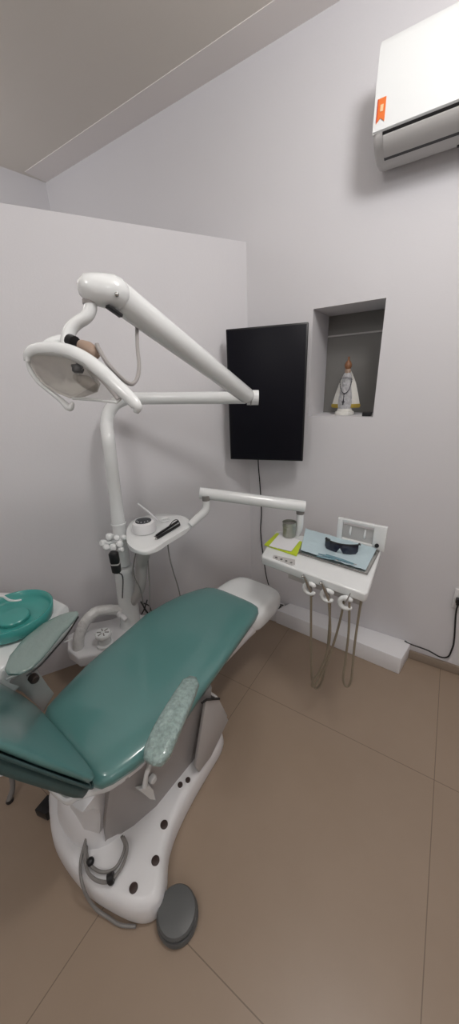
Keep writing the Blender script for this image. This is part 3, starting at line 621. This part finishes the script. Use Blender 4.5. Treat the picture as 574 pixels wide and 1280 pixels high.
# handpiece holders, handpieces and hoses
bz = TZ-.06
fe = lambda f_: tb(f_, -.045, -.06)
hp = []
for i, (x, y) in enumerate(((387, 734), (411, 741), (438, 745))):
    f_ = ((at(x, y, bz)-FL_).dot(tx))/((FR_-FL_).length)
    c_ = tb(f_, -.035, -.065)
    hp.append(c_)
    bm = NB(); ringp = [c_+(tx*cos(a)*.025+Z*sin(a)*.025)+ty*.006*cos(a) for a in [2*pi*k/14 for k in range(2, 13)]]
    tube(bm, ringp, .0105, 10, ends=True)
    tube(bm, [c_+ty*.0+Z*.018, c_+ty*.03+Z*.012], .007, 8); ho = obj('handpiece_holder', bm, 'white', du)
    hd = (-ty*.35-tx*(.35 if i < 2 else -.25)+Z).normalized()
    bm = NB(); tube(bm, [c_-hd*.035-ty*.004, c_, c_+hd*.035, c_+hd*.075], [.008, .010, .008, .005] if i < 2 else [.005, .004, .003, .0025], 12, ends=True)
    if i < 2: tube(bm, [c_+hd*.073, c_+hd*.079-ty*.004, c_+hd*.081-ty*.014], .0055, 8, ends=True)
    obj('handpiece', bm, 'chrome' if i < 2 else 'grey2', du)
hs = [((389, 745), (389, 770), (389, 810), (390, 848), (395, 861), (403, 850), (409, 815), (412, 780), (413, 752)),
      ((411, 748), (413, 790), (409, 815), (400, 838), (391, 852), (391, 858), (398, 850), (410, 825), (420, 795), (427, 768), (430, 752)),
      ((437, 753), (436, 790), (432, 825), (429, 848), (433, 858), (439, 850), (443, 810), (447, 780), (452, 748))]
for i, hh_ in enumerate(hs):
    c_ = hp[i]; n_ = len(hh_)
    bases = [c_+tx*(.02*k/n_)-ty*(.006-.0*k)+ty*(.03*k/n_) for k in range(n_)]
    bm = NB(); tube(bm, [vert(x, y, (b_.x, b_.y)) for (x, y), b_ in zip(hh_, bases)], .0052, 8, smooth=5); obj('hose', bm, 'hosetan', du)
# arm to the table, elbow, second link to the small tray
E0, E1 = at(250, 616, 1.085), at(381, 633, 1.0)
bm = NB(); tube(bm, [E0, E0.lerp(E1, .5), E1], .0285, 18, flat=(Z, 1.05)); obj('table_arm', bm, 'white', du, sharp=50)
jl = vert(378, 668, (E1.x, E1.y))
jx = at(376, 632, 1.0)
bm = NB(); tube(bm, [Vector((jx.x, jx.y, .985)), Vector((jx.x, jx.y, .955))], .022, 16); obj('swivel_collar', bm, 'hosegrey', du)
bm = NB(); q_ = tb(.17, .93, -.02); tube(bm, [Vector((jx.x, jx.y, .96)), Vector((jx.x, jx.y, .90)), Vector((jx.x, jx.y, .85)).lerp(tb(.2, 1, .03), .3), tb(.21, .97, -.01)], .019, 14, smooth=4); obj('swivel_post', bm, 'white', du)
EJ = at(258, 630, 1.03); elb = Vector((EJ.x, EJ.y, 1.0))
bm = NB(); tube(bm, [elb+Z*.075, elb+Z*.05], .02, 14); obj('swivel_collar', bm, 'hosegrey', du)
ET = at(238, 656, .935)
bm = NB(); tube(bm, [elb+Z*.06, elb+Z*.02, elb+(ET-elb)*.12-Z*.0, elb.lerp(ET, .5), ET], [.019, .019, .021, .020, .019], 14, smooth=3); obj('link_arm', bm, 'white', du, sharp=70)
# small tray
tz = .935
to = [(158, 664), (163, 653), (172, 647), (190, 643), (212, 642), (228, 645), (238, 650), (239, 656), (230, 663), (210, 675), (196, 684), (182, 689), (168, 686), (159, 678)]
tp = crom([at(x, y, tz) for x, y in to+[to[0]]], 3)[:-1]
bm = NB(); prism(bm, [p-Z*.022 for p in tp], Z*.022, bev=.006); tray = obj('side_tray', bm, 'white', du, sharp=50)
bm = NB(); s1 = vert(178, 690, (-.45, 1.50)); 
tube(bm, [at(183, 668, tz-.02), at(180, 690, tz-.10), at(177, 705, .72), vert(175, 735, (-.50, 1.56)), px_post(.44)+Vector((.02, -.01, 0))], [.034, .034, .032, .028, .022], 14, smooth=5); obj('tray_support', bm, 'grey2', col, sharp=70)
cable('tray_cable', [at(175, 672, tz-.02), vert(168, 700, (-.5, 1.5)), vert(167, 718, (-.5, 1.5)), vert(176, 738, (-.5, 1.5)), vert(180, 760, (-.5, 1.52)), vert(186, 768, (-.5, 1.52))], .0035, 'hosegrey', parent=col)
cable('tray_cable', [at(184, 676, tz-.02), vert(185, 700, (-.45, 1.5)), vert(187, 735, (-.46, 1.5)), vert(187, 768, (-.46, 1.5))], .003, 'hosegrey', parent=col)
cable('tray_cable', [at(209, 668, tz-.02), vert(211, 690, (-.36, 1.5)), vert(216, 712, (-.36, 1.5)), vert(223, 735, (-.36, 1.55)), vert(228, 758, (-.36, 1.6))], .0035, 'hosegrey', parent=col)
bm = NB()
for pts in (((176, 752), (182, 762), (188, 770)), ((184, 750), (181, 760), (177, 768)), ((180, 754), (187, 758), (190, 768))): tube(bm, [vert(x, y, (-.52, 1.5)) for x, y in pts], .0035, 6, smooth=4)
tag(obj('cable_bundle', bm, 'black'), 'little tangle of black wires at the foot of the white post', 'wires')
# ---- things on the small tray
pc_ = at(181, 664, tz); t = thing('round_speaker', 'round white device with dark perforated top on the small tray', 'speaker', pc_)
bm = NB(); lathe(bm, pc_, [(.052, .0005), (.058, .004), (.059, .015), (.057, .038), (.052, .050), (.042, .055)], 32); obj('body', bm, 'white2', t)
bm = NB(); lathe(bm, pc_+Z*.055, [(.039, 0), (.038, .004), (.025, .006), (.003, .0065)], 28); to_ = obj('grille', bm, 'mesh', t)
for k in range(5):
    bm = NB(); a = radians(200+k*32); ball(bm, pc_+Z*.0585+Vector((cos(a), sin(a), 0))*.030, .0035, 8); obj('light_dot', bm, 'paper', to_)
def pen(p, q, r, label, m='black', z=.0):
    a, b_ = at(*p, tz+r+z), at(*q, tz+r+z); d_ = (b_-a).normalized(); t = thing('instrument_pen', label, 'pen', (a+b_)/2-Z*r, 'pens on the small tray')
    bm = NB(); tube(bm, [a+d_*.012, a+d_*.03, b_], [r*.8, r, r], 10, ends=True); obj('barrel', bm, m, t)
    bm = NB(); tube(bm, [a, a+d_*.012], [r*.35, r*.75], 10); obj('tip', bm, 'chrome', t)
pen((193, 671), (222, 652), .0065, 'black pen on the small tray, nearest the white device')
pen((194, 674), (224, 656), .007, 'black pen at the front rim of the small tray')
cable('lead_loop', [at(212, 657, tz+.012), at(217, 651, tz+.03), at(222, 650, tz+.03), at(225, 655, tz+.012)], .0025, 'black', 'small loop of black wire above the pens on the small tray', 'wire')
bm = NB(); c_ = at(206, 650, tz+.006); tube(bm, [c_+Vector((cos(2*pi*k/20), sin(2*pi*k/20), 0))*.022 for k in range(20)], .004, 8, closed=True); tag(obj('plastic_ring', bm, 'white'), 'small clear white ring lying on the tray between device and pens', 'ring')
bm = NB(); tube(bm, [at(197, 650, tz+.006), at(186, 640, tz+.05), at(173, 630, tz+.09)], [.0035, .005, .0045], 8, ends=True); tag(obj('mixing_stick', bm, 'paper'), 'thin white stick leaning up behind the round device', 'stick')

# ---- things on the instrument table
lz = TZ+.001
t = thing('lime_folder', 'lime green card under white paper on the instrument table', 'card', tbi(356, 681, .001))
bm = NB(); prism(bm, [tbi(331, 681, .001), tbi(371, 694.5, .001), tbi(382, 680, .001), tbi(346, 667, .001)], Z*.006, bev=.001); obj('card', bm, 'lime', t)
bm = NB(); tube(bm, [tbi(331, 681, .004), tbi(371, 694.5, .004)], .004, 8); obj('spine', bm, 'lime', t)
bm = NB(); gx = 8; P_ = [[None]*(gx+1) for _ in range(gx+1)]
def quadmesh(cs, z, amp, seed, n=10, th=.0012):
    random.seed(seed); bm = NB(); g_ = []
    for k in (0, 1):
        rows = []
        for i in range(n+1):
            row = []
            for j in range(n+1):
                if k == 0:
                    p = Vector(cs[0]).lerp(Vector(cs[1]), i/n).lerp(Vector(cs[3]).lerp(Vector(cs[2]), i/n), j/n)
                    hgt = abs(sin(i*1.7+seed)*cos(j*1.3+seed*2))*amp+random.uniform(0, amp*.4)
                    row.append(Vector((p.x, p.y, z+hgt+th)))
                else: row.append(g_[0][i][j]-Z*th)
            rows.append(row)
        g_.append(rows)
    V = [[[bm.verts.new(p) for p in r] for r in L] for L in g_]
    for i in range(n):
        for j in range(n):
            for k in (0, 1): bm.faces.new([V[k][i][j], V[k][i+1][j], V[k][i+1][j+1], V[k][i][j+1]])
    for i in range(n):
        for (a, b_) in (((i, 0), (i+1, 0)), ((i, n), (i+1, n)), ((0, i), (0, i+1)), ((n, i), (n, i+1))):
            bm.faces.new([V[0][a[0]][a[1]], V[0][b_[0]][b_[1]], V[1][b_[0]][b_[1]], V[1][a[0]][a[1]]])
    return bm
tag(obj('paper_pad', quadmesh([tbi(336, 683, .008), tbi(364, 690, .008), tbi(375, 676, .008), tbi(350, 667, .008)], TZ+.0085, .002, 3), 'paper', sharp=80), 'crumpled white paper lying on the lime green card', 'paper')
cc_ = tbi(361.5, 670, .012); cc_.z = TZ+.012
t = thing('metal_cup', 'dull grey metal cup standing on white paper on the instrument table', 'cup', cc_)
bm = NB(); lathe(bm, cc_, [(.030, .0), (.033, .003), (.034, .04), (.036, .078), (.0375, .082), (.035, .082), (.032, .04), (.030, .01), (.004, .008)], 28); obj('body', bm, 'cup', t)
bm = NB(); lathe(bm, cc_, [(.0345, .055), (.0365, .058), (.0365, .066), (.035, .069)], 28); obj('band', bm, 'cup', t)
bm = NB(); lathe(bm, cc_+Z*.04, [(.03, 0), (.03, .03), (.01, .034)], 20); obj('content', bm, 'hosegrey', t)
# metal tray with napkin
cn = [tbi(373, 691, .002), tbi(459, 717, .002), tbi(474, 687, .002), tbi(383, 664, .002)]
t = thing('instrument_tray', 'flat steel tray under a blue napkin on the instrument table', 'tray', (cn[0]+cn[2])/2)
bm = NB(); prism(bm, [tbi(373, 691.5, .001), tbi(459, 718, .001), tbi(474.5, 689, .001), tbi(383, 665, .001)], Z*.006, bev=.002); obj('tray_plate', bm, 'chrome', t)
bm = NB(); tube(bm, [tbi(373, 691.5, .007), tbi(459, 718, .007), tbi(474.5, 689, .007), tbi(383, 665, .007)], .003, 6, closed=True); obj('rim', bm, 'hosegrey', t)
tag(obj('blue_napkin', quadmesh([tbi(376, 689, .008), tbi(457, 714, .008), tbi(471, 687, .008), tbi(382, 662, .008)], TZ+.0105, .004, 5, n=14), 'blue', sharp=80), 'pale blue paper napkin spread over the steel tray', 'napkin')
# safety glasses
gc = at(425, 697, TZ+.02)
gx_ = (at(446, 689, TZ+.03)-at(405, 681, TZ+.03)); gw = gx_.length/2; gx_.normalize(); gy_ = Z.cross(gx_).normalized()
gcc = at(424.5, 691, TZ+.02)
t = thing('safety_glasses', 'black wraparound safety glasses on the blue napkin', 'glasses', Vector((gcc.x, gcc.y, TZ+.016)))
def gp(x, y, z): return Vector((gcc.x, gcc.y, TZ+.016))+gx_*x*gw+gy_*y+Z*z
bm = NB(); topz, n_ = .048, 20; fr, bk_ = [], []
prof_ = []
for k in range(n_+1):
    x = -1+2*k/n_; dip = .0+(.026 if abs(x) < .09 else .014 if abs(x) < .18 else 0)+(.012 if abs(x) > .93 else 0)
    curve = .028*x*x; prof_.append((x, curve, .002+dip, topz))
vsf = []
for off in (0, .0025):
    vsf.append([(bm.verts.new(gp(x, c_+off, z0)), bm.verts.new(gp(x, c_+off+.004, z1))) for x, c_, z0, z1 in prof_])
for k in range(n_):
    for s_ in (0, 1): bm.faces.new([vsf[s_][k][0], vsf[s_][k+1][0], vsf[s_][k+1][1], vsf[s_][k][1]])
    for h_ in (0, 1): bm.faces.new([vsf[0][k][h_], vsf[0][k+1][h_], vsf[1][k+1][h_], vsf[1][k][h_]])
for k in (0, n_): bm.faces.new([vsf[0][k][0], vsf[0][k][1], vsf[1][k][1], vsf[1][k][0]])
obj('lens', bm, 'lens', t)
bm = NB(); tube(bm, [gp(x, c_+.004, z1) for x, c_, z0, z1 in prof_], .0035, 8); obj('brow_frame', bm, 'black', t)
for s_ in (-1, 1):
    bm = NB(); tube(bm, [gp(s_*1, .047, .045), gp(s_*1.0, .075, .03), gp(s_*.96, .115, .008)], [.005, .004, .003], 8, smooth=4); obj('temple', bm, 'black', t)
# instruments in a blue pouch
for i, (p, q, lb) in enumerate((((398, 692), (430, 701), 'blue wrapped instrument nearest the safety glasses on the napkin'), ((408, 693), (443, 705), 'blue wrapped instrument along the front of the napkin'), ((396, 695), (420, 700), 'short blue wrapped instrument at the left front of the napkin'))):
    a, b_ = at(*p, TZ+.02), at(*q, TZ+.02); d_ = (b_-a).normalized()
    t = thing('wrapped_instrument', lb, 'instrument', (a+b_)/2-Z*.004, 'wrapped instruments on the napkin')
    bm = NB(); tube(bm, [a, a.lerp(b_, .3), a.lerp(b_, .7), b_], [.003, .006, .006, .003], 8, flat=(Z, .6)); obj('pouch', bm, 'bluet', t)
    bm = NB(); tube(bm, [b_-d_*.004, b_+d_*.012], [.0025, .0015], 8); obj('tip', bm, 'chrome', t)

# ================================================================ CUSPIDOR UNIT
bz_ = .80
bc = at(15, 764, bz_)
cu = thing('cuspidor', 'turquoise spittoon bowl on a white cabinet at the left edge', 'spittoon', Vector((bc.x, bc.y, 0)))
bn = (at(66, 752, bz_)-bc).length
bm = NB(); pf_ = []
r_ = .146
lathe(bm, Vector((bc.x, bc.y, bz_-.055)), [(.09, .0), (.132, .004), (.139, .012), (.142, .03), (r_, .056), (r_-.003, .059), (r_-.008, .057), (r_-.013, .035), (r_-.020, .024), (.09, .018), (.01, .012)], 48); bo = obj('bowl', bm, 'bowl', cu, sharp=60)
bm = NB(); lathe(bm, Vector((bc.x, bc.y, bz_-.036)), [(.01, -.004), (.055, -.002), (.056, .010), (.052, .014), (.01, .016)], 32); obj('drain_cover', bm, 'bowl', bo)
bm = NB(); tube(bm, [at(-30, 755, bz_), at(-14, 747, bz_+.04), at(2, 745, bz_+.045), at(11, 750, bz_+.02), at(20, 751, bz_+.008), at(27, 750, bz_+.004)], [.006, .005, .005, .005, .004, .003], 8, smooth=5); obj('water_spout', bm, 'white', cu)
ca_ = [at(84, 755, bz_-.06), at(60, 742, bz_-.06), at(-60, 735, bz_-.06), at(-110, 850, bz_-.06), at(-20, 850, bz_-.06), at(14, 826, bz_-.06)]
bm = NB(); prism(bm, [p-Z*.13 for p in ca_], Z*.13, bev=.018, seg=3); obj('cabinet', bm, 'white', cu, sharp=50)
cy = sum(ca_, Vector())/6
cy2 = cy+Vector((-.16, .05, 0)); lw = [cy2+(p-cy)*.42 for p in ca_]
bm = NB(); prism(bm, [Vector((p.x, p.y, .33)) for p in lw], Z*.28, bev=.008); obj('lower_cabinet', bm, 'grey2', cu, sharp=50)
bm = NB(); lathe(bm, Vector((cy2.x, cy2.y, 0)), [(.14, .001), (.15, .01), (.14, .03), (.06, .05), (.05, .35)], 28); obj('stand', bm, 'white2', cu)
